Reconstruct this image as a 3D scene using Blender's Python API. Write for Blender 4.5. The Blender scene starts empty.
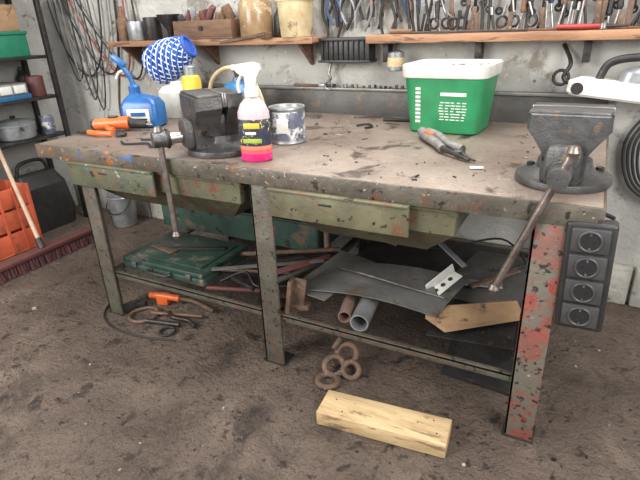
import bpy, bmesh, math, random
from mathutils import Matrix, Vector, Euler
random.seed(7)
def S(r,g,b):
    def f(c):
        c/=255.; return c/12.92 if c<=.04045 else ((c+.055)/1.055)**2.4
    return (f(r),f(g),f(b),1)
# ---------------------------------------------------------------- materials
def M(name,c1,c2=None,scale=8,rough=.6,metal=0,bump=.15,c3=None,spot=.62,spotscale=30,trans=0,rough2=None,c4=None,s4=.6,sc4=60,bscale=None,stretch=None,extra=(),bdist=.02,bump2=None):
    m=bpy.data.materials.new(name);m.use_nodes=True
    nt=m.node_tree;N=nt.nodes;L=nt.links
    b=N['Principled BSDF'];b.inputs['Roughness'].default_value=rough;b.inputs['Metallic'].default_value=metal
    b.inputs['Base Color'].default_value=c1
    if trans: b.inputs['Transmission Weight'].default_value=trans
    if c2 is None and not bump: return m
    tc=N.new('ShaderNodeTexCoord');mp=N.new('ShaderNodeMapping');L.new(tc.outputs['Object'],mp.inputs[0])
    if stretch: mp.inputs['Scale'].default_value=stretch
    def noise(sc,d=8,r=.6,dist=0,off=0):
        n=N.new('ShaderNodeTexNoise');n.noise_dimensions='4D';n.inputs['W'].default_value=off
        n.inputs['Scale'].default_value=sc;n.inputs['Detail'].default_value=d
        n.inputs['Roughness'].default_value=r;n.inputs['Distortion'].default_value=dist
        L.new(mp.outputs[0],n.inputs['Vector']);return n
    def ramp(src,a,bb):
        r=N.new('ShaderNodeMapRange');r.inputs['From Min'].default_value=a;r.inputs['From Max'].default_value=bb
        L.new(src,r.inputs['Value']);return r.outputs[0]
    def mix(fac,A,Bc):
        x=N.new('ShaderNodeMix');x.data_type='RGBA';L.new(fac,x.inputs[0])
        if isinstance(A,tuple): x.inputs[6].default_value=A
        else: L.new(A,x.inputs[6])
        x.inputs[7].default_value=Bc;return x.outputs[2]
    col=c1
    if c2 is not None:
        n=noise(scale,8,.65,.3);col=mix(ramp(n.outputs[0],.35,.65),c1,c2)
        if rough2 is not None:
            rr=N.new('ShaderNodeMapRange');rr.inputs['From Min'].default_value=.35;rr.inputs['From Max'].default_value=.65
            rr.inputs['To Min'].default_value=rough;rr.inputs['To Max'].default_value=rough2
            L.new(n.outputs[0],rr.inputs['Value']);L.new(rr.outputs[0],b.inputs['Roughness'])
    if c3 is not None:
        n3=noise(spotscale,6,.7,.5,3);col=mix(ramp(n3.outputs[0],spot,spot+.06),col,c3)
    if c4 is not None:
        n4=noise(sc4,4,.6,0,5);col=mix(ramp(n4.outputs[0],s4,s4+.04),col,c4)
    for i,(ce,se,te,we) in enumerate(extra):
        ne=noise(se,6,.7,.4,8+i);col=mix(ramp(ne.outputs[0],te,te+we),col,ce)
    if not isinstance(col,tuple): L.new(col,b.inputs['Base Color'])
    if bump:
        nb=noise(bscale or scale*4,8,.7);bp=N.new('ShaderNodeBump');bp.inputs['Strength'].default_value=bump
        bp.inputs['Distance'].default_value=bdist;L.new(nb.outputs[0],bp.inputs['Height'])
        if bump2:
            n2=noise(bump2,5,.6,0,20);b2=N.new('ShaderNodeBump');b2.inputs['Strength'].default_value=bump
            b2.inputs['Distance'].default_value=bdist*.35;L.new(n2.outputs[0],b2.inputs['Height']);L.new(bp.outputs[0],b2.inputs['Normal']);L.new(b2.outputs[0],b.inputs['Normal'])
        else: L.new(bp.outputs[0],b.inputs['Normal'])
    return m
m_floor=M('floor_dirt',S(124,107,94),S(82,69,60),1.9,.66,0,1,c3=S(100,86,75),spot=.48,spotscale=7,rough2=.34,bscale=9,bdist=.05,bump2=60,
   extra=[(S(60,49,43),2.6,.55,.12),(S(54,45,39),12,.57,.06),(S(44,36,32),34,.59,.04),(S(50,41,36),90,.60,.05),(S(164,149,132),60,.67,.04)])
m_wall=M('whitewashed_masonry',S(190,188,182),S(160,157,150),2.0,.9,0,.6,c3=S(132,126,116),spot=.55,spotscale=3.5,bscale=14,bdist=.03,
   extra=[(S(104,95,86),10,.63,.05),(S(210,208,202),14,.62,.06)])
m_conc=M('concrete',S(182,179,170),S(150,145,135),6,.9,0,.6,c3=S(108,98,90),spot=.58,spotscale=12)
m_top=M('worn_bench_steel',S(148,134,121),S(106,92,82),2.6,.34,.22,.3,c3=S(72,60,53),spot=.56,spotscale=6,rough2=.52,c4=S(196,184,170),s4=.66,sc4=80,bscale=50,
   extra=[(S(138,106,82),10,.60,.09),(S(48,41,38),55,.61,.05),(S(176,162,148),14,.61,.09),(S(54,45,41),15,.65,.05),(S(120,144,166),6,.72,.03)])
m_green=M('chipped_apron_paint',S(110,103,92),S(78,71,63),9,.42,.3,.25,c3=S(112,82,62),spot=.56,spotscale=18,c4=S(170,162,148),s4=.64,sc4=55,
   extra=[(S(50,44,40),30,.57,.05),(S(92,100,76),5,.55,.08)])
PAINT=[(S(60,94,146),10,.58,.03),(S(200,110,56),12,.60,.03),(S(180,176,160),24,.62,.04),(S(46,40,36),30,.60,.04)]
m_apronL=M('paint_splattered_apron',S(112,102,88),S(86,78,66),9,.42,.25,.25,c3=S(140,88,56),spot=.55,spotscale=14,extra=PAINT)
m_drawer=M('drawer_olive_paint',S(118,114,88),S(88,84,66),6,.48,.15,.25,c3=S(114,84,60),spot=.54,spotscale=8,c4=S(46,40,36),s4=.60,sc4=30,
   extra=[(S(168,164,144),26,.64,.04),(S(70,92,74),10,.60,.08)])
m_drawL=M('drawer_splattered_paint',S(98,102,80),S(74,74,60),6,.48,.15,.25,c3=S(116,86,60),spot=.56,spotscale=11,extra=[(S(76,102,136),9,.62,.03),(S(178,172,156),18,.62,.04),(S(44,40,36),26,.59,.05)])
m_drawdk=M('drawer_body_paint',S(98,96,72),S(72,68,54),7,.5,.15,.2,c3=S(108,60,50),spot=.55,spotscale=14,extra=[(S(40,36,33),24,.58,.05)])
m_leg=M('leg_paint',S(104,99,89),S(76,70,62),10,.5,.3,.3,c3=S(110,82,64),spot=.56,spotscale=20,c4=S(42,38,36),s4=.59,sc4=50,
   extra=[(S(160,152,140),50,.66,.03),(S(92,98,76),6,.56,.06)])
m_legred=M('leg_red_paint',S(150,78,68),S(114,92,82),7,.5,.2,.3,c3=S(110,106,94),spot=.47,spotscale=9,c4=S(52,44,40),s4=.57,sc4=45,
   extra=[(S(170,150,136),40,.65,.03),(S(152,60,50),11,.60,.05)])
m_dark=M('dark_steel',S(62,60,59),S(42,40,39),14,.42,.5,.2,c3=S(94,76,64),spot=.58,spotscale=30)
m_cast=M('cast_iron',S(102,101,100),S(68,67,66),10,.36,.6,.3,c3=S(122,106,92),spot=.58,spotscale=20,extra=[(S(42,40,39),16,.60,.05)])
m_steel=M('bare_steel',S(162,158,154),S(116,112,108),18,.3,.85,.12)
m_rod=M('worn_steel_rod',S(146,134,126),S(98,88,82),20,.35,.75,.15)
m_rust=M('rusty_steel',S(122,97,81),S(84,68,58),16,.65,.3,.4,c3=S(156,138,120),spot=.60,spotscale=40)
m_sheet=M('sheet_metal',S(138,138,135),S(100,98,94),5,.4,.5,.15,c3=S(118,100,84),spot=.56,spotscale=12)
m_splash=M('dark_splash_steel',S(98,96,93),S(68,66,63),4,.45,.4,.2,c3=S(116,98,82),spot=.56,spotscale=12)
m_wood=M('sawn_pine',S(206,180,136),S(164,136,98),4,.7,0,.25,c3=S(126,102,76),spot=.55,spotscale=5,stretch=(1,6,6),extra=[(S(112,92,70),12,.60,.06)])
m_plank=M('shelf_plank',S(168,126,94),S(130,94,68),4,.7,0,.25,c3=S(84,64,50),spot=.53,spotscale=7,stretch=(.6,5,5))
m_board=M('dirty_board',S(172,140,104),S(130,102,76),5,.8,0,.3,c3=S(88,68,52),spot=.56,spotscale=9)
m_black=M('black_plastic',S(34,34,35),S(48,47,46),20,.42,0,.1)
m_rubber=M('black_rubber',S(28,28,29),None,10,.55,0,.1)
m_redcable=M('red_cable_rubber',S(130,56,50),None,10,.5,0,.1)
m_socket=M('socket_plastic',S(54,54,56),S(70,68,66),20,.36,0,.05)
m_white=M('white_plastic',S(220,220,213),S(196,194,186),14,.42,0,.05,c3=S(160,154,144),spot=.64,spotscale=14)
m_bgreen=M('bucket_green',S(44,138,86),S(36,118,74),10,.38,0,.04,c3=S(88,130,100),spot=.62,spotscale=20)
m_lid=M('dusty_lid',S(206,202,192),S(160,152,140),10,.7,0,.25,c3=S(110,98,88),spot=.6,spotscale=24)
m_blue=M('blue_plastic',S(42,100,160),S(30,78,132),12,.3,0,.05)
m_bluegas=M('blue_enamel',S(50,106,146),S(38,78,112),9,.4,.1,.1,c3=S(100,92,84),spot=.58,spotscale=20)
m_pink=M('pink_liquid',S(246,60,146),S(240,46,128),8,.1,0,0,trans=.35)
m_pinkup=M('pink_tinted_plastic',S(246,110,116),S(242,104,110),8,.12,0,0,trans=.3)
m_orup=M('orange_tinted_plastic',S(244,160,128),S(238,148,120),8,.12,0,0,trans=.3)
m_clear=M('milky_plastic',S(226,208,210),S(210,194,200),8,.2,0,0,trans=.25)
m_label=M('label_navy',S(36,40,60),S(56,58,80),40,.45,0,0,c3=S(206,192,84),spot=.56,spotscale=50)
m_yellow=M('yellow_paint',S(220,196,70),S(196,168,56),10,.45,0,.05)
m_lime=M('lime_label',S(164,182,76),S(130,148,64),20,.5,0,0)
m_orange=M('orange_plastic',S(230,114,54),S(200,90,40),10,.4,0,.08,c3=S(130,76,48),spot=.60,spotscale=20)
m_crate=M('orange_crate_plastic',S(206,98,64),S(172,76,50),5,.6,0,.15,c3=S(130,80,60),spot=.56,spotscale=8)
m_red=M('red_grip',S(158,50,46),S(130,38,36),10,.45,0,.05)
m_dkred=M('dull_red_paint',S(108,60,56),S(84,58,54),14,.5,.1,.15)
m_maroon=M('broom_bristle',S(120,72,72),S(82,52,52),60,.9,0,.8,stretch=(8,8,1))
m_grayg=M('grey_grip',S(132,130,126),S(98,94,90),20,.6,0,.15,c3=S(166,94,74),spot=.60,spotscale=20)
m_grngrip=M('green_grip',S(40,100,76),S(30,80,60),10,.5,0,.05)
m_bluegrip=M('blue_grip',S(56,78,112),S(40,60,90),10,.5,0,.05)
m_tan=M('yellowed_plastic',S(212,200,162),S(178,156,114),9,.6,0,.1,c3=S(124,98,70),spot=.57,spotscale=10)
m_jar=M('stained_glass_jar',S(164,138,104),S(124,98,68),9,.25,0,.05,c3=S(196,180,150),spot=.56,spotscale=12)
m_brown=M('old_brown_wood',S(122,92,70),S(88,66,50),8,.75,0,.3,stretch=(1,5,5))
m_case=M('dark_green_case',S(58,82,70),S(44,62,54),7,.4,.25,.15,c3=S(108,102,88),spot=.56,spotscale=10,extra=[(S(38,38,36),16,.58,.05)])
m_tray=M('tray_green',S(66,96,84),S(50,70,63),6,.5,.25,.2,c3=S(112,96,80),spot=.55,spotscale=10,extra=[(S(38,38,36),16,.58,.05)])
m_galv=M('galvanised',S(168,170,170),S(132,134,136),16,.4,.6,.1)
m_rope_b=M('blue_rope',S(48,92,178),S(36,70,146),30,.7,0,.2)
m_rope_w=M('white_rope',S(210,220,234),S(186,196,214),30,.7,0,.2)
m_handle=M('broom_handle_wood',S(190,164,140),S(160,134,110),10,.6,0,.1)
m_tin=M('tin_label',S(124,128,142),S(86,88,104),10,.4,.2,.05,c3=S(222,220,216),spot=.51,spotscale=16,extra=[(S(160,66,60),30,.64,.03)])
m_pinkpipe=M('primed_pipe',S(158,126,112),S(120,100,90),12,.55,.3,.2)
m_gcrate=M('green_crate_plastic',S(36,122,92),S(26,98,74),8,.5,0,.05)
# ---------------------------------------------------------------- builder
class B:
    def __init__(s,name): s.name=name;s.bm=bmesh.new();s.mats=[];s.T=Matrix.Identity(4)
    def mi(s,m):
        if m not in s.mats:s.mats.append(m)
        return s.mats.index(m)
    def add(s,t,m,X=None):
        if X is not None:t.transform(X)
        t.transform(s.T)
        k=s.mi(m)
        bmesh.ops.recalc_face_normals(t,faces=t.faces)
        for f in t.faces:f.material_index=k
        me=bpy.data.meshes.new('tmp');t.to_mesh(me);t.free();s.bm.from_mesh(me);bpy.data.meshes.remove(me)
    def box(s,c,d,m,rot=(0,0,0),bev=.003,seg=2):
        t=bmesh.new();bmesh.ops.create_cube(t,size=1)
        bmesh.ops.scale(t,vec=d,verts=t.verts)
        bv=min(bev,min(d)*.45)
        if bv>0:bmesh.ops.bevel(t,geom=t.edges[:],offset=bv,segments=seg,affect='EDGES',profile=.5)
        s.add(t,m,Matrix.Translation(c)@Euler(rot).to_matrix().to_4x4())
    def bb(s,x0,x1,y0,y1,z0,z1,m,bev=.003): s.box(((x0+x1)/2,(y0+y1)/2,(z0+z1)/2),(x1-x0,y1-y0,z1-z0),m,bev=bev)
    def loft(s,rings,m,caps=True,closed=False):
        t=bmesh.new();R=[[t.verts.new(p) for p in r] for r in rings];n=len(R[0])
        K=len(R);rng=range(K if closed else K-1)
        for i in rng:
            a,b=R[i],R[(i+1)%K]
            for j in range(n):
                t.faces.new((a[j],a[(j+1)%n],b[(j+1)%n],b[j]))
        if caps and not closed:
            t.faces.new(R[0][::-1]);t.faces.new(R[-1])
        s.add(t,m)
    def cyl(s,p0,p1,r0,m,r1=None,seg=20):
        r1=r0 if r1 is None else r1
        p0=Vector(p0);p1=Vector(p1);q=(p1-p0).to_track_quat('Z','Y')
        def ring(p,r):return [p+q@Vector((r*math.cos(2*math.pi*k/seg),r*math.sin(2*math.pi*k/seg),0)) for k in range(seg)]
        s.loft([ring(p0,max(r0,1e-4)),ring(p1,max(r1,1e-4))],m)
    def lathe(s,prof,o,m,rot=(0,0,0),seg=32,sx=1,sy=1):
        X=Matrix.Translation(o)@Euler(rot).to_matrix().to_4x4()
        rings=[[X@Vector((sx*max(r,1e-4)*math.cos(2*math.pi*k/seg),sy*max(r,1e-4)*math.sin(2*math.pi*k/seg),z)) for k in range(seg)] for r,z in prof]
        s.loft(rings,m)
    def tube(s,pts,r,m,seg=10,sub=6,closed=False,r1=None):
        P=[Vector(p) for p in pts];Q=[]
        n=len(P)
        if sub>1 and n>2:
            for i in range(n if closed else n-1):
                g=lambda k:P[k%n] if closed else P[max(0,min(n-1,k))]
                a,b,c,d=g(i-1),g(i),g(i+1),g(i+2)
                for k in range(sub):
                    u=k/sub;Q.append(.5*((2*b)+(c-a)*u+(2*a-5*b+4*c-d)*u*u+(3*b-a-3*c+d)*u**3))
            if not closed:Q.append(P[-1])
        else:Q=P
        K=len(Q);rings=[];nrm=None
        for i in range(K):
            if closed:t=(Q[(i+1)%K]-Q[i-1])
            else:t=Q[min(i+1,K-1)]-Q[max(i-1,0)]
            t.normalize()
            if nrm is None:
                nrm=t.orthogonal().normalized()
            nrm=(nrm-t*nrm.dot(t)).normalized();bn=t.cross(nrm)
            rr=r if r1 is None else r+(r1-r)*i/(K-1)
            rings.append([Q[i]+nrm*rr*math.cos(2*math.pi*k/seg)+bn*rr*math.sin(2*math.pi*k/seg) for k in range(seg)])
        s.loft(rings,m,closed=closed)
    def torus(s,c,R,r,m,rot=(0,0,0),n=28,seg=10):
        X=Matrix.Translation(c)@Euler(rot).to_matrix().to_4x4()
        s.tube([X@Vector((R*math.cos(2*math.pi*k/n),R*math.sin(2*math.pi*k/n),0)) for k in range(n)],r,m,seg,1,True)
    def ext(s,poly,axis,a,b,m):
        def P(u,v,w):return {'x':(w,u,v),'y':(u,w,v),'z':(u,v,w)}[axis]
        s.loft([[P(u,v,a) for u,v in poly],[P(u,v,b) for u,v in poly]],m)
    def done(s):
        bm=s.bm
        for f in bm.faces:f.smooth=True
        for e in bm.edges:
            if len(e.link_faces)==2 and e.calc_face_angle(0)>math.radians(38):e.smooth=False
        vs=[v.co for v in bm.verts]
        lo=Vector([min(v[i] for v in vs) for i in range(3)]);hi=Vector([max(v[i] for v in vs) for i in range(3)])
        c=(lo+hi)/2;c.z=lo.z
        bmesh.ops.translate(bm,vec=-c,verts=bm.verts)
        me=bpy.data.meshes.new(s.name);bm.to_mesh(me);bm.free()
        for m in s.mats:me.materials.append(m)
        o=bpy.data.objects.new(s.name,me);o.location=c;bpy.context.scene.collection.objects.link(o);return o
def rrect(cx,cy,hx,hy,r,z,n=6):
    out=[]
    for (sx,sy,a0) in((1,1,0),(-1,1,90),(-1,-1,180),(1,-1,270)):
        for k in range(n+1):
            a=math.radians(a0+90*k/n);out.append((cx+sx*(hx-r)+r*math.cos(a),cy+sy*(hy-r)+r*math.sin(a),z))
    return out
WY=1.15
# ---------------------------------------------------------------- room
b=B('floor');b.bb(-1.5,4.2,-3.2,WY+.1,-.06,0,m_floor,0);b.done()
b=B('wall_back');b.bb(-1.5,4.2,WY,WY+.12,0,2.5,m_wall,0);b.done()
b=B('wall_left');b.bb(-1.5,-1.38,-3.2,WY,0,2.5,m_wall,0);b.done()
b=B('trim_concrete_ledge')
x=-1.37
while x<4.1:
    w=random.uniform(.36,.46);b.bb(x,x+w-.012,WY-.05+random.uniform(-.006,.006),WY-.001,.001,.2,m_conc,.01);x+=w
b.done()
# ---------------------------------------------------------------- workbench
b=B('workbench')
b.bb(0,2.35,.004,1.10,.835,.85,m_top,.004)
b.bb(.62,2.35,-.006,.004,.790,.851,m_green,.002)
b.bb(0,.62,-.006,.004,.790,.851,m_apronL,.002)
b.bb(0,.01,.0,1.1,.785,.85,m_apronL,.002);b.bb(2.34,2.35,0,1.1,.785,.85,m_green,.002);b.bb(0,2.35,1.09,1.1,.785,.85,m_green,.002)
b.bb(.02,2.33,1.10,1.125,.80,.985,m_splash,.004)
b.bb(.02,2.33,1.085,1.13,.975,.99,m_sheet,.003)
for i,x in enumerate((.294,1.247,2.222)):
    mm=m_legred if i==2 else m_leg
    b.bb(x-.045,x+.045,0,.01,0.004,.79,mm,.002)
    b.bb(x-.045,x-.035,0,.08,0.004,.79,mm,.002)
    b.bb(x-.05,x+.05,-.006,.085,0,.005,m_dark,.001)
    b.bb(x-.045,x+.045,1.05,1.06,0.0,.79,m_leg,.002)
    b.bb(x-.045,x-.035,.98,1.06,0.0,.79,m_leg,.002)
    b.bb(x-.02,x+.02,.02,1.06,.22,.235,m_leg,.002)
    b.bb(x-.02,x+.02,.02,1.06,.80,.83,m_leg,.002)
b.bb(.30,2.2,.012,.032,.232,.245,m_leg,.003)
b.bb(.30,2.2,.012,.016,.215,.245,m_leg,.001)
b.bb(.30,2.2,1.03,1.05,.225,.245,m_leg,.003)
def hopper(x0,x1,xr,ins,md):
    b.bb(x0,x1,-.022,-.010,.685,.79,md,.004)
    b.bb(x0,x1,-.034,-.010,.786,.794,md,.002)
    b.bb((x0+x1)/2-.06,(x0+x1)/2-.01,-.0235,-.0215,.752,.760,m_black,.001)
    xl=x0+.01;r=[]
    for z,i,y0,y1 in((.79,.0,.012,.70),(.70,.004,.012,.69),(.585,ins,.13,.58)):
        r.append([(xl+i,y0,z),(xr-i,y0,z),(xr-i,y1,z),(xl+i,y1,z)])
    b.loft(r,m_drawdk)
    b.bb(xr-.02,xr+.004,.006,.70,.765,.80,m_drawdk)
    b.bb(xl,xr,.004,.016,.775,.80,m_drawdk)
hopper(1.30,1.82,1.96,.12,m_drawer);hopper(.22,.74,1.15,.14,m_drawL)
b.done()
# ---------------------------------------------------------------- vises
def vise(name,loc,ang,hdir,l1,l2,sc=1):
    b=B(name);b.T=Matrix.Translation(loc)@Matrix.Rotation(ang,4,'Z')@Matrix.Scale(sc,4)
    b.lathe([(0,0),(.135,0),(.138,.008),(.135,.022),(.10,.028),(.08,.045),(.075,.07),(0,.07)],(0,0,0),m_cast)
    for a in(0,120,240):
        aa=math.radians(a+30);b.cyl((.115*math.cos(aa),.115*math.sin(aa),.02),(.115*math.cos(aa),.115*math.sin(aa),.036),.012,m_dark,seg=6)
    b.box((0,.04,.105),(.11,.20,.09),m_cast,bev=.015)
    J=[(-.105,.222),(-.108,.175),(-.09,.15),(-.068,.12),(-.06,.06),(.06,.06),(.068,.12),(.09,.15),(.108,.175),(.105,.222)]
    b.ext(J,'y',.0,.06,m_cast)
    b.box((0,.095,.165),(.10,.08,.05),m_cast,bev=.012)
    b.cyl((0,.13,.11),(0,.19,.11),.045,m_cast,r1=.03)
    J2=[(-.105,.222),(-.108,.175),(-.085,.145),(-.062,.11),(-.058,.03),(-.04,.0+.012),(.04,.012),(.058,.03),(.062,.11),(.085,.145),(.108,.175),(.105,.222)]
    sh=lambda k,y:[(u*k,y,.115+(v-.115)*k) for u,v in J2]
    b.loft([sh(.93,-.118),sh(1,-.106),sh(1,-.022)],m_cast)
    b.bb(-.108,.108,-.020,-.011,.178,.226,m_steel,.002);b.bb(-.108,.108,-.011,-.001,.178,.226,m_steel,.002)
    b.bb(-.106,.106,-.112,-.024,.214,.226,m_cast,.004)
    b.box((0,-.02,.085),(.075,.24,.07),m_cast,bev=.01)
    b.box((0,-.13,.085),(.095,.05,.11),m_cast,bev=.02)
    b.cyl((0,-.15,.075),(0,-.21,.075),.022,m_steel);b.cyl((0,-.205,.075),(0,-.262,.075),.032,m_cast,r1=.028)
    b.torus((0,-.208,.075),.03,.007,m_dark,rot=(math.pi/2,0,0))
    d=Vector(hdir).normalized();c=Vector((0,-.237,.075))
    b.cyl(c-d*l1,c+d*l2,.0115,m_rod)
    for e in(c-d*l1,c+d*l2):b.lathe([(0,-.018),(.012,-.016),(.018,0),(.012,.016),(0,.018)],e,m_rod,seg=14)
    return b.done()
vise('bench_vise',(2.225,.22,.851),0,(-.36,0,-1),.075,.385)
vise('bench_vise',(.95,.19,.851),math.radians(-33),(.07,0,-1),.03,.37,1.06)
# ---------------------------------------------------------------- green bucket
b=B('plastic_bucket')
b.T=Matrix.Translation((1.705,.88,.851))@Matrix.Rotation(math.radians(-3),4,'Z')
def bw(z):return (.152+z*.10,.120+z*.08)
b.loft([rrect(0,0,bw(z)[0]-(.006 if z==0 else 0),bw(z)[1]-(.006 if z==0 else 0),.04,z) for z in(0,.006,.12,.24)],m_bgreen)
b.loft([rrect(0,0,bw(.24)[0]+d,bw(.24)[1]+d,.045,z) for d,z in((0,.233),(.008,.235),(.011,.241),(.012,.283),(.006,.289),(-.004,.289),(-.006,.27),(-.01,.268))],m_white)
b.loft([rrect(0,0,.165,.128,.04,.266),rrect(0,0,.165,.128,.04,.272)],m_lid)
for k in range(26):
    b.box((random.uniform(-.14,.14),random.uniform(-.11,.11),.275),(random.uniform(.01,.03),random.uniform(.01,.02),.006),m_dark if k%2 else m_board,rot=(0,0,random.random()*3))
def fy(z):return -bw(z)[1]-.0008
for r in range(7):
    zz=.135-r*.012
    for k in range(5):
        w=random.uniform(.012,.022);b.box((0+k*.024+random.uniform(-.003,.003),fy(zz),zz),(w,.0015,.004),m_white,bev=0)
b.box((.05,fy(.17),.17),(.11,.0015,.014),m_white,rot=(-.08,0,0),bev=0)
for k in range(9):
    zz=.05+k*.0175;b.box((-.105,fy(zz),zz),(.022,.002,.011),m_white,bev=0)
b.done()
# ---------------------------------------------------------------- spray bottle
b=B('spray_bottle');b.T=Matrix.Translation((1.172,.11,.851))@Matrix.Rotation(math.radians(20),4,'Z')
b.lathe([(0,0),(.055,0),(.060,.005),(.060,.030)],(0,0,0),m_pink,sy=.7)
b.lathe([(.060,.030),(.060,.046)],(0,0,0),m_pinkup,sy=.7)
b.lathe([(.060,.046),(.060,.062)],(0,0,0),m_orup,sy=.7)
b.lathe([(.060,.060),(.0608,.062),(.0608,.155),(.060,.157)],(0,0,0),m_label,sy=.7)
b.lathe([(.060,.155),(.059,.18),(.046,.21),(.026,.23),(.022,.245),(0,.246)],(0,0,0),m_clear,sy=.7)
b.box((-.0,-.0432,.135),(.06,.003,.020),m_yellow,bev=.001)
b.box((-.005,-.0432,.108),(.04,.003,.010),m_white,bev=.001);b.box((.0,-.0432,.08),(.07,.003,.016),m_lime,bev=.001)
b.lathe([(.0,.235),(.026,.235),(.026,.265),(.018,.27),(0,.27)],(0,0,0),m_white)
b.ext([(-.050,.325),(-.048,.345),(.01,.352),(.035,.345),(.04,.325),(.026,.30),(.018,.268),(-.018,.268),(-.018,.305),(-.04,.315)],'y',-.015,.015,m_white)
b.cyl((-.05,0,.334),(-.064,0,.334),.011,m_white)
b.tube([(-.026,0,.315),(-.044,0,.29),(-.048,0,.265),(-.044,0,.248)],.006,m_white)
b.done()
# ---------------------------------------------------------------- tin can
b=B('tin_can')
b.lathe([(0,0),(.074,0),(.077,.004),(.075,.01),(.075,.14),(.078,.144),(.077,.15),(.07,.148),(.068,.14),(.066,.136),(0,.134)],(1.125,.42,.851),m_galv)
b.lathe([(.0755,.016),(.0762,.018),(.0762,.132),(.0755,.134)],(1.125,.42,.851),m_tin)
b.box((1.145,.3445,.93),(.05,.003,.06),m_white,rot=(0,0,.25),bev=.001)
b.done()
# ---------------------------------------------------------------- blue jug with sprayer
b=B('trigger_sprayer_jug');b.T=Matrix.Translation((.20,.50,.851))@Matrix.Rotation(math.radians(20),4,'Z')
b.loft([rrect(0,0,.09,.06,.02,0),rrect(0,0,.1,.068,.025,.008),rrect(0,0,.1,.068,.025,.11),rrect(0,0,.085,.055,.03,.14),rrect(-.03,0,.03,.03,.028,.165),rrect(-.03,0,.026,.026,.024,.18)],m_blue)
b.box((.0,-.0685,.06),(.12,.003,.07),m_white,bev=.001)
b.box((.0,-.0705,.07),(.08,.002,.02),m_blue,bev=0);b.box((.0,-.0705,.045),(.09,.002,.008),m_dark,bev=0)
b.lathe([(0,.17),(.03,.17),(.03,.2),(.018,.21),(0,.21)],(-.03,0,0),m_blue)
b.tube([(-.03,0,.2),(-.045,0,.25),(-.07,0,.29),(-.105,0,.34)],.013,m_blue)
b.box((-.09,0,.325),(.08,.03,.03),m_blue,rot=(0,.7,0),bev=.008)
b.tube([(-.07,0,.28),(-.10,0,.27),(-.12,0,.24)],.007,m_white)
b.done()
b=B('plastic_canister')
b.lathe([(0,0),(.10,0),(.105,.008),(.105,.14),(.08,.165),(.035,.175),(.035,.190),(0,.191)],(.17,.80,.851),m_white)
b.done()
b=B('aerosol_can')
b.lathe([(0,0),(.05,0),(.052,.004),(.052,.2),(.045,.225),(.03,.235),(0,.235)],(.335,.74,.851),m_yellow)
b.lathe([(.0525,.04),(.0528,.042),(.0528,.16),(.0525,.162)],(.335,.74,.851),m_lime)
b.lathe([(0,.232),(.034,.232),(.034,.275),(.03,.28),(0,.28)],(.335,.74,.851),m_galv)
b.done()
b=B('rope_coil');b.T=Matrix.Translation((.10,.86,1.16))@Matrix.Rotation(math.radians(-28),4,'Y')@Matrix.Rotation(math.radians(15),4,'Z')
def eg(u,th,k=1):
    r=(.105-.025*u)*math.sqrt(max(0,1-(u*.75)**2))*k;return (u*.13,r*math.cos(th),r*math.sin(th))
b.loft([[eg(u,2*math.pi*k/24,.96) for k in range(24)] for u in[-1,-.85,-.6,-.3,0,.3,.6,.85,1]],m_rope_b)
for h in range(11):
    b.tube([eg(-1+2*k/16,2*math.pi*h/11+k/16*4.5) for k in range(17)],.0042,m_rope_w,seg=6,sub=2)
    b.tube([eg(-1+2*k/16,2*math.pi*h/11-k/16*3.5,1.01) for k in range(17)],.006,m_rope_b,seg=6,sub=2)
    b.tube([eg(-1+2*k/16,2*math.pi*h/11+.25-k/16*4.5,1.02) for k in range(17)],.0032,m_rope_w,seg=6,sub=2)
for u in(-1,1):b.torus((u*.13,0,0),.055,.012,m_rope_b,rot=(0,math.pi/2,0))
b.done()
b=B('gas_canister')
b.lathe([(0,0),(.075,0),(.08,.01),(.075,.02),(.095,.05),(.1,.10),(.095,.15),(.07,.185),(.03,.2),(.025,.22),(0,.22)],(.60,.80,.851),m_bluegas)
b.lathe([(0,.215),(.016,.215),(.016,.245),(.028,.25),(.028,.265),(0,.266)],(.60,.80,.851),m_dark)
b.done()
b=B('air_hose')
b.tube([(.70,.52,.862),(.66,.50,.95),(.70,.46,1.08),(.82,.42,1.15),(.94,.42,1.13),(.98,.46,1.0),(.96,.48,.864),(.88,.54,.862)],.009,m_tan)
b.done()
b=B('rotary_tool')
b.tube([(.05,.30,.885),(.12,.33,.888),(.19,.36,.892),(.22,.375,.892)],.026,m_orange,seg=16,r1=.034)
b.tube([(.22,.375,.89),(.26,.395,.885),(.30,.41,.882)],.026,m_dark,seg=14,r1=.016)
b.cyl((.29,.405,.882),(.33,.42,.880),.008,m_steel)
b.torus((.05,.30,.885),.018,.01,m_black,rot=(0,math.pi/2,.3))
b.box((.15,.34,.922),(.05,.02,.012),m_black,rot=(0,0,.35))
b.tube([(.14,.30,.885),(.18,.27,.88),(.22,.27,.875)],.012,m_orange,seg=10)
b.done()
b=B('orange_clamp_handle')
b.tube([(.10,.22,.866),(.18,.21,.868),(.25,.23,.866)],.012,m_orange,seg=12);b.cyl((.02,.22,.863),(.11,.22,.863),.008,m_dark)
b.torus((.29,.25,.862),.02,.008,m_dark)
b.done()
b=B('electric_cable')
b.tube([(.40,.15,.857),(.46,.12,.857),(.55,.16,.857),(.62,.12,.857),(.66,.20,.857),(.56,.24,.857),(.46,.21,.857)],.005,m_rubber);b.done()
b=B('tin_snips')
for o in(0,1):
    p=[(1.64+o*.03,.68-o*.01,.873),(1.68+o*.055,.60,.874),(1.75+o*.05,.50-o*.01,.874),(1.80+o*.07,.42+o*.02,.870)]
    b.tube(p,.021,m_grayg,seg=12,r1=.015)
    b.tube([p[-1],(1.86+o*.03,.37,.866),(1.92+o*.02,.325,.860)],.012,m_dark,seg=8,r1=.004)
b.cyl((1.865,.385,.852),(1.865,.385,.875),.014,m_steel,seg=12)
b.box((1.70,.575,.891),(.06,.022,.012),m_orange,rot=(0,0,-.9))
b.done()
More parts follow.
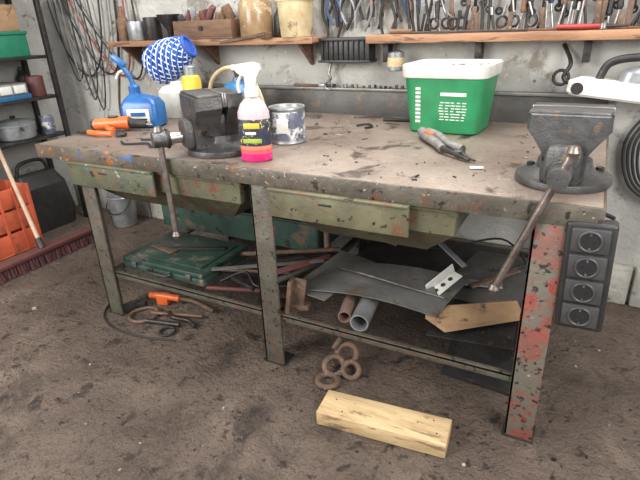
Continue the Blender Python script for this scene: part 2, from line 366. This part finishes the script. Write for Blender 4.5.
b=B('metal_scraps')
n=0
while n<90:
    x=random.uniform(.3,2.1);y=random.uniform(.05,1.02)
    if (1.5<x<1.98 and y>.68) or (.75<x<1.3 and y<.55) or (x<.75 and y>.65) or x>2.03 and y<.4 or (1.6<x<2 and .3<y<.7): continue
    n+=1
    s=random.uniform(.3,.9)
    b.box((x,y,.853),(random.uniform(.006,.03)*s,random.uniform(.004,.010)*s,.004),random.choice([m_dark,m_steel,m_rust,m_board,m_dark]),rot=(0,0,random.random()*3),bev=.001)
b.box((1.42,.98,.858),(.14,.03,.012),m_dark,rot=(0,0,.1))
b.tube([(1.28,.80,.856),(1.32,.84,.858),(1.36,.80,.856),(1.34,.76,.856)],.005,m_dark)
b.box((1.96,.26,.855),(.045,.02,.006),m_white,rot=(0,0,.3))
b.done()
# ---------------------------------------------------------------- wood shelf & contents
b=B('wall_shelf')
b.bb(-.52,.96,.98,WY-.001,1.222,1.245,m_plank,.003)
b.bb(-.52,.96,.972,.982,1.218,1.25,m_plank,.002)
for x in(-.45,.2,.85):b.ext([(1.0,1.222),(WY-.002,1.222),(WY-.002,1.10)],'x',x,x+.02,m_brown)
b.done()
b=B('tool_rack_plank')
b.bb(1.24,2.62,1.0,WY-.001,1.212,1.25,m_plank,.005)
for x in(1.3,1.75,2.2,2.5):b.bb(x,x+.03,1.08,WY-.002,1.12,1.212,m_dark)
b.done()
b=B('wooden_box')
b.bb(.02,.44,1.0,1.12,1.251,1.262,m_brown)
b.bb(.02,.44,1.0,1.01,1.262,1.35,m_brown);b.bb(.02,.44,1.11,1.12,1.262,1.35,m_brown);b.bb(.02,.03,1.01,1.11,1.262,1.35,m_brown);b.bb(.43,.44,1.01,1.11,1.262,1.35,m_brown)
for k in range(9):b.box((.06+k*.042,1.05,1.345+.02*(k%3)),(.03,.06,.08),random.choice([m_tan,m_lid,m_dark,m_brown,m_dkred,m_galv]),rot=(.2,random.uniform(-.5,.5),random.random()))
b.cyl((.23,.998,1.31),(.23,.985,1.31),.012,m_dark)
b.done()
b=B('glass_jar');b.lathe([(0,0),(.085,0),(.09,.01),(.09,.17),(.07,.2),(.07,.215),(.078,.22),(.078,.24),(0,.242)],(.575,1.05,1.251),m_jar);b.done()
b=B('plastic_tub');b.lathe([(0,0),(.08,0),(.083,.005),(.095,.17),(.102,.172),(.102,.19),(.09,.19),(.085,.10),(0,.1)],(.83,1.045,1.251),m_tan);b.done()
b=B('oil_bottle');b.lathe([(0,0),(.034,0),(.036,.004),(.036,.10),(.02,.13),(.013,.15),(.013,.19),(0,.19)],(.705,1.09,1.251),m_dark,seg=20);b.done()
b=B('funnel');b.lathe([(.012,0),(.016,.0),(.02,.05),(.065,.12),(.07,.14),(.066,.14),(.016,.055),(.012,.05)],(-.06,1.06,1.251),m_dark);b.done()
b=B('paint_tin');b.lathe([(0,0),(.05,0),(.052,.004),(.052,.12),(.05,.13),(.046,.126),(0,.125)],(-.20,1.06,1.251),m_dark);b.done()
b=B('paint_tin');b.lathe([(0,0),(.06,0),(.062,.004),(.062,.10),(.06,.11),(.052,.106),(0,.105)],(-.33,1.06,1.251),m_galv);b.done()
b=B('oil_bottle');b.lathe([(0,0),(.034,0),(.036,.004),(.036,.12),(.02,.15),(.013,.17),(.013,.2),(0,.2)],(-.45,1.06,1.251),m_brown,seg=20);b.done()
b=B('adjustable_wrench')
b.T=Matrix.Translation((.60,.950,1.252))@Matrix.Rotation(-.12,4,'Z')@Matrix.Rotation(-.12,4,'Y')
b.ext([(-.22,-.012),(.06,-.010),(.08,-.03),(.13,-.035),(.12,-.012),(.10,-.004),(.10,.008),(.13,.02),(.12,.036),(.08,.03),(.06,.012),(-.22,.014),(-.235,0)],'z',0,.014,m_rust);b.done()
b=B('bit_holder_rack')
b.bb(.96,1.235,1.06,WY-.002,1.125,1.235,m_black,.004)
b.bb(.95,1.245,1.045,WY-.002,1.225,1.24,m_black,.003);b.bb(.95,1.245,1.045,WY-.002,1.12,1.132,m_black,.003)
for k in range(9):b.bb(.97+k*.029,.978+k*.029,1.05,1.07,1.13,1.23,m_dark,.002)
b.done()
def pliers(b,x,z,y,L,m,ang=0,open_=.12):
    T0=b.T;b.T=Matrix.Translation((x,y,z))@Matrix.Rotation(ang,4,'Y')
    for s in(1,-1):
        b.tube([(s*.004,0,0),(s*.022,0,-L*.18),(s*(.03+open_*L*.3),0,-L*.45),(s*(.018+open_*L*.3),0,-L*.75)],.0075,m,seg=8)
        b.loft([[(s*.0,-.007,-.01),(s*.02,-.007,0),(s*.02,.007,0),(s*.0,.007,-.01)],[(s*.001,-.006,.03),(s*.018,-.006,.03),(s*.018,.006,.03),(s*.001,.006,.03)],[(s*.001,-.003,.07),(s*.006,-.003,.07),(s*.006,.003,.07),(s*.001,.003,.07)]],m_dark)
    b.cyl((0,-.011,0),(0,.011,0),.016,m_steel,seg=14);b.T=T0
b=B('hanging_pliers_set')
x=.96
for k,(m,L) in enumerate([(m_black,.22),(m_bluegrip,.2),(m_dark,.24),(m_galv,.2),(m_dark,.22),(m_dark,.23),(m_black,.2),(m_grayg,.24),(m_dark,.2),(m_black,.24),(m_rust,.2),(m_dark,.22),(m_bluegrip,.2)]):
    pliers(b,x,1.45+random.uniform(-.02,.05),1.125-.016*(k%2),L*1.1,m,random.uniform(-.3,.3));x+=random.uniform(.026,.044)
b.bb(.93,1.45,1.138,WY-.002,1.46,1.48,m_dark)
b.done()
b=B('screwdriver_rack')
x=1.44
gm=[m_red,m_black,m_black,m_dark,m_bluegrip,m_brown,m_dark,m_rust,m_handle,m_black,m_dark]
b.bb(1.43,2.62,1.06,1.10,1.251,1.260,m_brown)
while x<2.6:
    h=random.choice([.05,.08,.10,.13,.17,.2])*random.uniform(.9,1.1);y=random.uniform(1.065,1.095);tx=random.uniform(-.035,.035);k=random.random()
    g=random.choice(gm)
    if k<.32:
        b.cyl((x,y,1.255),(x+tx*.6,y,1.255+h*.55),.0045,m_steel,seg=8)
        b.lathe([(0,0),(.009,0),(.013,.012),(.010,.03),(.013,.06),(.010,.085),(0,.09)],(x+tx*.6,y,1.255+h*.55),g,seg=12)
    elif k<.7:
        b.cyl((x,y,1.255),(x+tx,y,1.255+h),random.uniform(.004,.008),m_dark,seg=8);b.cyl((x+tx*.8,y,1.255+h*.8),(x+tx,y,1.27+h),.009,random.choice([m_steel,m_rust,m_dark]),seg=8)
    elif k<.85:
        b.torus((x,y,1.262+.03),.022,.006,m_dark,rot=(math.pi/2,0,random.uniform(-.5,.5)),n=16,seg=6);b.cyl((x,y,1.31),(x+tx,y,1.31+h*.6),.005,m_steel,seg=8)
    else:
        b.box((x,y,1.255+h/2),(.022,.008,h),m_rust,rot=(0,tx*4,0))
    x+=random.uniform(.012,.028)
b.done()
b=B('wrench_set')
b.bb(1.55,2.6,1.135,WY-.002,1.50,1.52,m_brown)
x=1.57
while x<2.55:
    L=random.uniform(.10,.22);w=random.uniform(.006,.010)
    b.box((x,1.125,1.5-L/2),(w*1.6,.008,L),m_steel if random.random()<.3 else m_dark)
    b.torus((x,1.125,1.5-L),.013,.005,m_dark,rot=(math.pi/2,0,0),n=14,seg=6);b.torus((x,1.125,1.5),.012,.005,m_dark,rot=(math.pi/2,0,0),n=14,seg=6)
    x+=random.uniform(.026,.06)
b.done()
b=B('hanging_mug');b.lathe([(0,0),(.035,0),(.04,.004),(.04,.085),(.037,.085),(.035,.01),(0,.008)],(1.385,1.04,1.085),m_galv)
b.lathe([(.0405,.02),(.041,.022),(.041,.06),(.0405,.062)],(1.385,1.04,1.085),m_tan)
b.tube([(1.35,1.04,1.168),(1.385,1.04,1.18),(1.42,1.04,1.168)],.003,m_dark);b.tube([(1.385,1.04,1.18),(1.385,1.04,1.20),(1.385,1.06,1.209)],.003,m_dark);b.done()
b=B('hand_chain');b.tube([(1.0,1.10,1.115),(.99,1.09,1.06),(1.0,1.09,1.04),(.985,1.09,1.02)],.008,m_steel);b.torus((.985,1.09,1.0),.02,.006,m_steel,rot=(math.pi/2,0,0));b.done()
b=B('red_handled_pliers')
b.T=Matrix.Translation((2.26,1.02,1.264))@Matrix.Rotation(math.radians(-3),4,'Z')
for s in(1,-1):
    b.tube([(.0,s*.004,0),(-.05,s*.010,0),(-.10,s*.016,0),(-.17,s*.014,0)],.010,m_red,seg=10)
    b.tube([(0,-s*.004,0),(.04,-s*.006,0),(.09,-s*.002,0)],.009,m_dark,seg=8,r1=.004)
b.cyl((0,0,-.01),(0,0,.012),.016,m_steel)
b.done()
b=B('flat_file');b.box((1.72,1.018,1.2555),(.52,.022,.008),m_dark,rot=(0,0,-.02));b.tube([(1.47,1.023,1.262),(1.41,1.023,1.263),(1.36,1.023,1.263)],.011,m_brown);b.done()
b=B('paint_brush');b.box((.84,1.108,.997),(.16,.02,.012),m_brown,rot=(0,0,.03));b.box((.945,1.108,.999),(.05,.034,.016),m_galv);b.box((.99,1.108,.999),(.05,.032,.013),m_dark);b.done()
b=B('spare_bolts')
for k in range(16):
    x=1.05+k*.031+random.uniform(0,.015)
    b.cyl((x,1.107,.991),(x,1.107,.991+random.uniform(.008,.02)),.008,random.choice([m_rust,m_dark,m_steel]),seg=6)
b.done()
# sander hanging at right
b=B('belt_sander')
b.T=Matrix.Translation((2.37,1.00,.985))@Matrix.Rotation(math.radians(6),4,'Y')
b.loft([rrect(0,0,.20,.06,.05,0),rrect(0,0,.21,.07,.06,.01),rrect(0,0,.21,.07,.06,.05),rrect(.01,0,.18,.055,.05,.07)],m_white)
b.loft([rrect(.06,0,.09,.05,.04,.07),rrect(.06,0,.085,.048,.04,.11),rrect(.07,0,.05,.03,.025,.13)],m_galv)
b.tube([(-.10,0,.065),(-.08,0,.13),(-.01,0,.16),(.08,0,.165),(.14,0,.12)],.016,m_dark,seg=12)
b.cyl((-.17,-.071,.03),(-.17,.071,.03),.024,m_dark)
b.box((.02,.11,.05),(.06,.08,.02),m_dark)
b.done()
b=B('wall_hook')
b.tube([(2.12,1.14,1.19),(2.16,1.08,1.12),(2.14,1.07,1.06),(2.18,1.07,1.03)],.009,m_dark);b.torus((2.13,1.07,1.06),.03,.007,m_dark,rot=(math.pi/2,0,0));b.done()
b=B('cable_coil')
for k in range(6):
    o=k*.012
    b.tube([(2.56+o*.5,1.12-o*.8,.94),(2.46+o,1.11-o*.8,.88-o),(2.42+o*1.5,1.10-o*.8,.76),(2.47+o,1.09-o*.8,.60+o),(2.60,1.09-o*.8,.54+o*1.3),(2.72-o,1.10-o*.8,.64),(2.74-o,1.11-o*.8,.80),(2.67-o*.4,1.12-o*.8,.92-o*.4)],.006,m_rubber,closed=True)
b.cyl((2.61,1.03,.945),(2.61,WY-.001,.945),.008,m_steel)
b.tube([(2.60,1.03,.56),(2.58,1.04,.35),(2.62,1.03,.12),(2.68,1.0,.008),(2.8,.95,.008)],.006,m_rubber)
b.done()
# ---------------------------------------------------------------- power strip
b=B('power_strip');b.T=Matrix.Translation((2.33,-.015,.645))@Matrix.Rotation(math.radians(-2),4,'Y')
b.box((0,.025,0),(.125,.05,.33),m_black,bev=.01,seg=3)
for k in range(4):
    z=-.115+k*.077
    b.box((0,-.004,z),(.095,.012,.070),m_socket,bev=.012)
    b.torus((0,-.011,z),.028,.004,m_socket,rot=(math.pi/2,0,0));b.lathe([(0,0),(.025,0),(.025,.002),(0,.002)],(0,-.010,z),m_rubber,rot=(math.pi/2,0,0))
    for s in(1,-1):b.cyl((s*.010,-.0105,z),(s*.010,-.0135,z),.004,m_dark,seg=10);
    b.box((0,-.0125,z+.021),(.006,.003,.008),m_steel,bev=0);b.box((0,-.0125,z-.021),(.006,.003,.008),m_steel,bev=0)
b.tube([(.0,.02,.165),(.0,.03,.18),(.02,.06,.175),(.05,.10,.15)],.006,m_rubber)
b.done()
# ---------------------------------------------------------------- under bench
b=B('metal_tool_case')
b.T=Matrix.Translation((.60,.24,.246))
b.box((0,0,.018),(.50,.36,.036),m_case,bev=.008);b.box((0,0,.050),(.50,.36,.026),m_case,bev=.008);b.box((0,0,.066),(.42,.28,.006),m_case,bev=.002)
b.tube([(-.06,-.18,.03),(-.06,-.21,.03),(.06,-.21,.03),(.06,-.18,.03)],.007,m_black,sub=2)
for s in(1,-1):b.box((s*.17,-.184,.036),(.03,.008,.03),m_steel)
b.box((.05,.02,.0745),(.30,.03,.010),m_dark,rot=(0,0,.4));b.box((-.1,-.04,.074),(.16,.05,.008),m_rust,rot=(0,0,-.2))
b.done()
b=B('parts_tray')
x0,x1,y0,y1,z0,z1=.12,1.16,.58,.98,.246,.40
b.bb(x0,x1,y0,y1,z0,z0+.01,m_tray)
b.bb(x0,x1,y0,y0+.012,z0,z1,m_tray);b.bb(x0,x1,y1-.012,y1,z0,z1+.1,m_tray);b.bb(x0,x0+.012,y0,y1,z0,z1,m_tray);b.bb(x1-.012,x1,y0,y1,z0,z1,m_tray)
b.tube([(x0,y0,z1),(x1,y0,z1)],.009,m_tray,sub=1)
for k in range(20):b.box((random.uniform(x0+.14,x1-.14),random.uniform(y0+.12,y1-.12),z0+.05+k*.009),(random.uniform(.08,.24),.03,.03),random.choice([m_rust,m_dark,m_sheet]),rot=(0,random.uniform(-.2,.2),random.random()*3))
b.done()
def plate(pts,z,th,m):
    b.loft([[(x,y,z) for x,y in pts],[(x,y,z+th) for x,y in pts]],m)
b=B('steel_plate_stack')
plate([(1.34,.40),(2.10,.42),(2.12,.98),(1.36,.98)],.246,.006,m_dark)
plate([(1.86,.10),(2.16,.14),(2.14,.42),(1.9,.42)],.253,.006,m_dark)
b.loft([[(1.80,.40,.262),(2.16,.36,.262),(2.18,.80,.30),(1.90,.82,.29)],[(1.80,.40,.267),(2.16,.36,.267),(2.18,.80,.305),(1.90,.82,.295)]],m_splash)
b.tube([(1.62,.80,.258),(1.8,.75,.33),(2.0,.80,.38),(2.12,.7,.32),(2.0,.62,.31)],.005,m_rubber)
b.box((2.02,.56,.300),(.26,.03,.01),m_rust,rot=(0,-.05,.9));b.box((1.96,.50,.292),(.2,.05,.008),m_galv,rot=(0,0,.2))
b.done()
b=B('curved_sheet')
rings=[]
for k in range(13):
    u=k/12;x=1.33+u*.55;z=.322+.03*math.sin(u*3.0)-u*.02
    rings.append([(x,.10+u*.05,z),(x+.05,.36+u*.1,z+.012),(x+.05,.36+u*.1,z+.016),(x,.10+u*.05,z+.004)])
b.loft(rings,m_sheet)
b.loft([[(1.28,.10,.315),(1.46,.07,.318),(1.52,.45,.325),(1.33,.50,.325)],[(1.28,.10,.319),(1.46,.07,.322),(1.52,.45,.329),(1.33,.50,.329)]],m_sheet)
b.tube([(1.42,.28,.36),(1.55,.25,.37),(1.7,.24,.36),(1.88,.26,.33)],.004,m_steel,seg=6)
b.done()
b=B('angle_iron_offcuts')
b.box((1.315,.05,.32),(.018,.05,.15),m_rust,rot=(0,.15,.2));b.box((1.345,.07,.32),(.05,.006,.15),m_rust,rot=(0,.15,.2))
b.box((1.31,.08,.262),(.14,.05,.02),m_rust,rot=(0,0,.2))
b.box((.99,.34,.262),(.40,.03,.03),m_dark,rot=(0,0,.75));b.box((1.10,.38,.262),(.46,.03,.024),m_dark,rot=(0,0,.9));b.box((1.04,.10,.258),(.34,.014,.014),m_dkred,rot=(0,0,.3))
b.box((1.16,.30,.258),(.40,.02,.02),m_sheet,rot=(0,0,1.2));b.box((1.0,.22,.285),(.36,.012,.012),m_rust,rot=(0,.1,.5));b.tube([(.90,.12,.26),(1.0,.18,.30),(1.1,.12,.28),(1.2,.2,.26)],.006,m_rubber);b.box((1.20,.36,.295),(.30,.03,.006),m_dkred,rot=(.5,0,1.0))
b.box((1.02,.44,.29),(.60,.018,.018),m_rust,rot=(0,-.03,.45));b.box((1.06,.28,.30),(.52,.022,.006),m_sheet,rot=(.3,.02,.62));b.box((.98,.15,.27),(.24,.03,.02),m_dark,rot=(0,0,-.3))
b.done()
def pipe(b,p0,p1,r,m):
    p0=Vector(p0);p1=Vector(p1);q=(p1-p0).to_track_quat('Z','Y');n=24
    R=lambda p,rr:[p+q@Vector((rr*math.cos(2*math.pi*k/n),rr*math.sin(2*math.pi*k/n),0)) for k in range(n)]
    b.loft([R(p0,r),R(p1,r),R(p1,r*.85),R(p0,r*.85)],m,closed=True)
b=B('pipe_offcuts')
pipe(b,(1.625,.03,.283),(1.57,.38,.283),.036,m_galv);pipe(b,(1.550,.06,.273),(1.48,.34,.273),.026,m_pinkpipe)
b.done()
b=B('pink_pipe');pipe(b,(1.12,.60,.46),(1.55,.66,.34),.018,m_pinkpipe);pipe(b,(1.19,.62,.46),(1.19,.62,.27),.016,m_pinkpipe);b.done()
b=B('slotted_bracket')
b.box((1.86,.34,.345),(.15,.055,.004),m_white,rot=(0,-.4,1.0));b.box((1.838,.355,.362),(.15,.004,.04),m_white,rot=(0,-.4,1.0))
for k in range(3):
    u=-.045+k*.04;b.cyl((1.86+u*.5,.34+u*.75,.343+u*.38),(1.858+u*.5,.338+u*.75,.3485+u*.38),.010,m_black,seg=12)
b.done()
b=B('flat_bar');b.box((1.74,.66,.385),(.36,.03,.008),m_galv,rot=(0,.38,-.5));b.done()
b=B('wood_board')
plate([(1.84,.16),(1.93,.10),(2.17,.30),(2.13,.40),(1.90,.26)],.285,.018,m_board)
b.done()
b=B('steel_sheet_leaning')
b.loft([[(1.9,.22,.004),(2.18,.20,.004),(2.20,.6,.2),(1.9,.6,.2)],[(1.9,.22,.012),(2.18,.20,.012),(2.20,.6,.208),(1.9,.6,.208)]],m_dark);b.done()
b=B('iron_shackle_rings')
b.torus((1.51,-.02,.013),.040,.013,m_rust);b.torus((1.505,.05,.035),.040,.013,m_rust,rot=(.5,.2,0));b.torus((1.53,.12,.055),.040,.014,m_rust,rot=(1.1,.1,.4))
b.torus((1.575,.06,.03),.032,.012,m_rust,rot=(.6,.5,0));b.cyl((1.48,.10,.08),(1.50,.13,.12),.013,m_rust)
b.done()
b=B('bar_clamp')
b.tube([(.42,.10,.012),(.38,.04,.012),(.41,-.02,.012),(.48,-.02,.012),(.51,.04,.012),(.48,.10,.012)],.009,m_rust,closed=True)
b.cyl((.48,.06,.02),(.74,.14,.02),.008,m_rust);b.cyl((.50,.0,.014),(.68,.04,.014),.012,m_dark)
b.tube([(.38,.16,.045),(.44,.17,.05),(.54,.20,.04)],.018,m_orange,seg=12);b.box((.45,.18,.03),(.06,.05,.05),m_orange,rot=(0,0,.3));b.tube([(.54,.20,.04),(.62,.22,.03),(.76,.20,.02)],.011,m_rust)
b.torus((.66,-.02,.008),.035,.006,m_rubber);b.tube([(.56,.10,.02),(.62,.06,.03),(.70,.08,.02),(.76,.06,.014)],.010,m_dark);b.box((.37,.10,.02),(.05,.03,.035),m_dark,rot=(0,0,.5))
b.done()
b=B('electric_cable')
b.tube([(.16,.10,.006),(.24,-.03,.006),(.34,-.09,.006),(.44,-.11,.006),(.60,-.10,.006),(.74,-.06,.006)],.004,m_rubber);b.done()
b=B('wood_block');b.T=Matrix.Translation((1.795,-.155,.002))@Matrix.Rotation(math.radians(5.5),4,'Z')
b.box((0,0,.030),(.455,.125,.058),m_wood,bev=.004)
for p in((-.18,.02),(-.14,-.03),(.12,.01),(.19,-.02),(.17,.035)):b.cyl((p[0],p[1],.0585),(p[0],p[1],.0600),.003,m_dark,seg=8)
b.done()
# ---------------------------------------------------------------- left side
b=B('storage_shelf')
for z in(1.16,.90,.64):b.bb(-1.375,-1.05,-.25,.93,z,z+.018,m_dark,.002)
for y in(-.23,.91):
    for x in(-1.36,-1.07):b.bb(x,x+.03,y,y+.03,0,1.75,m_dark,.002)
b.bb(-1.375,-1.05,-.25,.93,1.55,1.568,m_dark)
b.done()
b=B('storage_crate')
x0,x1,y0,y1,z0=-1.34,-1.06,.42,.80,1.179
for (q) in((x0,x1,y0,y1,z0,z0+.01),(x0,x1,y0,y0+.012,z0,z0+.15),(x0,x1,y1-.012,y1,z0,z0+.15),(x0,x0+.012,y0,y1,z0,z0+.15),(x1-.012,x1,y0,y1,z0,z0+.15),(x1-.004,x1+.008,y0-.008,y1+.008,z0+.135,z0+.155),(x0,x1,y0-.008,y0+.004,z0+.135,z0+.155)):b.bb(*q,m_gcrate)
b.done()
b=B('cardboard_box');b.bb(-1.33,-1.09,.56,.79,1.335,1.46,m_board)
b.bb(-1.33,-1.09,.56,.565,1.46,1.50,m_board);b.bb(-1.095,-1.09,.56,.79,1.455,1.49,m_board);b.done()
b=B('parts_organizer')
b.bb(-1.33,-1.07,.40,.74,.919,.95,m_bluegas);b.bb(-1.33,-1.08,.42,.73,.95,1.02,m_galv)
for k in range(3):b.bb(-1.082,-1.068,.44+k*.095,.52+k*.095,.96,1.01,m_white)
b.done()
b=B('paint_tin');b.lathe([(0,0),(.055,0),(.057,.004),(.057,.12),(.055,.13),(.046,.126),(0,.125)],(-1.14,.83,.919),m_dkred);b.done()
b=B('oil_bottle');b.lathe([(0,0),(.04,0),(.042,.004),(.042,.12),(.02,.15),(.013,.17),(.013,.19),(0,.19)],(-1.28,.84,.919),m_dark,seg=20);b.done()
b=B('cooking_pot')
b.lathe([(0,0),(.11,0),(.12,.01),(.125,.09),(.13,.092),(.13,.10),(.10,.12),(.04,.13),(0,.131)],(-1.19,.64,.659),m_galv)
b.lathe([(0,.13),(.012,.13),(.02,.15),(0,.155)],(-1.19,.64,.659),m_black,seg=14)
b.tube([(-1.06,.60,.74),(-1.02,.58,.745),(-.98,.56,.745)],.009,m_black);b.done()
b=B('paint_tin');b.lathe([(0,0),(.045,0),(.047,.004),(.047,.11),(.045,.12),(.04,.116),(0,.115)],(-1.13,.84,.659),m_tin);b.done()
b=B('grinder_disc_stack')
b.lathe([(0,0),(.09,0),(.09,.06),(.03,.06),(.03,.09),(0,.09)],(-1.2,.30,.659),m_dark);b.done()
b=B('tool_bag')
b.loft([rrect(-1.2,.68,.13,.18,.05,.003),rrect(-1.2,.68,.14,.20,.06,.12),rrect(-1.2,.68,.12,.18,.06,.32),rrect(-1.2,.68,.04,.15,.03,.40)],m_black)
b.tube([(-1.2,.56,.39),(-1.2,.60,.48),(-1.2,.76,.48),(-1.2,.80,.39)],.012,m_dark);b.done()
b=B('plastic_crate')
x0,x1,y0,y1=-1.34,-.90,.03,.44
b.bb(x0,x1,y0,y1,.002,.015,m_crate)
for z in(.016,.16,.30):
    h=.125
    b.bb(x1-.014,x1,y0,y1,z,z+h,m_crate,.004);b.bb(x0,x0+.014,y0,y1,z,z+h,m_crate,.004);b.bb(x0,x1,y0,y0+.014,z,z+h,m_crate,.004);b.bb(x0,x1,y1-.014,y1,z,z+h,m_crate,.004)
for x in(x0,x1-.03,(x0+x1)/2):
    for y in(y0,y1-.02):b.bb(x+.003,x+.034,y-.004,y+.024,.005,.43,m_crate)
for y in(y0+.1,y0+.2,y0+.3):b.bb(x1-.012,x1+.004,y,y+.02,.005,.43,m_crate)
for k in range(8):b.box((random.uniform(x0+.12,x1-.12),random.uniform(y0+.12,y1-.12),.32+k*.015),(.18,.06,.03),random.choice([m_dark,m_brown,m_crate]),rot=(random.uniform(-.3,.3),.1,random.random()*3))
b.done()
b=B('push_broom')
b.bb(-.66,-.59,-.10,.62,.065,.095,m_dkred,.008)
for k in range(36):
    y=-.09+k*.02
    for x in(-.645,-.625,-.605):b.cyl((x,y,.068),(x+random.uniform(-.012,.012)+(x+.625)*.6,y+random.uniform(-.006,.006),.001),.008,m_maroon,r1=.012,seg=6)
b.cyl((-.625,.26,.09),(-1.035,.40,.665),.013,m_handle);b.cyl((-.625,.26,.088),(-.665,.274,.145),.02,m_dark)
b.done()
b=B('metal_pail')
b.lathe([(0,0),(.075,0),(.08,.004),(.10,.22),(.105,.225),(.10,.23),(.095,.22),(.075,.02),(0,.015)],(-.64,.93,.001),m_galv)
b.tube([(-.745,.93,.215),(-.73,.86,.14),(-.64,.83,.11),(-.55,.86,.14),(-.535,.93,.215)],.004,m_dark);b.done()
b=B('hanging_hoses')
for k in range(5):
    x=-1.22+k*.05
    b.tube([(x,1.13,1.78),(x+.02+.03*k,1.12,1.45),(x+.12+.09*k,1.12,1.15-.03*k),(x+.30+.08*k,1.12,1.02+.02*k),(x+.46+.04*k,1.12,1.2+.05*k),(x+.52+.02*k,1.13,1.6)],.006,[m_rubber,m_grayg,m_rubber,m_redcable,m_rubber][k])
for k in range(4):
    x=-1.16+k*.07
    b.tube([(x,1.13,1.78),(x+.03,1.11,1.3-.05*k),(x+.10,1.11,1.0-.07*k),(x+.18,1.11,1.08),(x+.16,1.11,1.4),(x+.12,1.13,1.78)],.005,[m_rubber,m_grayg,m_rubber,m_dark][k])
b.cyl((-1.3,1.12,1.78),(-.55,1.12,1.78),.008,m_dark)
b.done()
b=B('hanging_rod')
b.tube([(-.56,1.140,1.6),(-.60,1.140,1.3),(-.66,1.140,1.05),(-.72,1.140,.80),(-.70,1.140,.6)],.006,m_rust);b.done()
b=B('floor_debris')
for k in range(600):
    x=random.uniform(-1.2,3.0);y=random.uniform(-1.4,1.0);s=random.uniform(.003,.010)
    if k<14:s=random.uniform(.012,.020)
    b.box((x,y,s*.25),(s,s*random.uniform(.4,1),s*.5),random.choice([m_rust,m_dark,m_conc,m_rust,m_dark,m_dark]),rot=(0,0,random.random()*3),bev=0)
b.done()
# ---------------------------------------------------------------- camera
r=Vector((0.8845,0.4651,-0.0383));f=Vector((-0.4397,0.8031,-0.4021))
f.normalize();r=(r-f*r.dot(f)).normalized();u=r.cross(f)
cam=bpy.data.cameras.new('camera');co=bpy.data.objects.new('camera',cam);bpy.context.scene.collection.objects.link(co)
mt=Matrix((( r.x,u.x,-f.x,2.2795),(r.y,u.y,-f.y,-1.4425),(r.z,u.z,-f.z,1.3362),(0,0,0,1)))
co.matrix_world=mt;cam.sensor_width=36;cam.lens=504.97/640*36;cam.clip_start=.02
bpy.context.scene.camera=co
# ---------------------------------------------------------------- light
w=bpy.data.worlds.new('world');bpy.context.scene.world=w;w.use_nodes=True
w.node_tree.nodes['Background'].inputs[0].default_value=(.93,.96,1,1);w.node_tree.nodes['Background'].inputs[1].default_value=.62
def area(name,loc,target,sx,sy,e,col=(1,1,1)):
    l=bpy.data.lights.new(name,'AREA');l.shape='RECTANGLE';l.size=sx;l.size_y=sy;l.energy=e;l.color=col
    o=bpy.data.objects.new(name,l);o.location=loc;d=Vector(target)-Vector(loc);o.rotation_euler=d.to_track_quat('-Z','Y').to_euler()
    bpy.context.scene.collection.objects.link(o)
area('doorway_daylight',(-.6,-2.8,2.2),(.9,.3,.4),2.0,1.8,190,(1,.98,.95))
area('window_daylight',(3.7,-1.2,2.1),(1.7,.8,.4),1.4,1.4,85,(1,.98,.96))
area('skylight_daylight',(1.4,.5,3.0),(1.3,.3,0),2.4,1.0,105,(1,.99,.98))
bpy.context.scene.view_settings.view_transform='Standard'
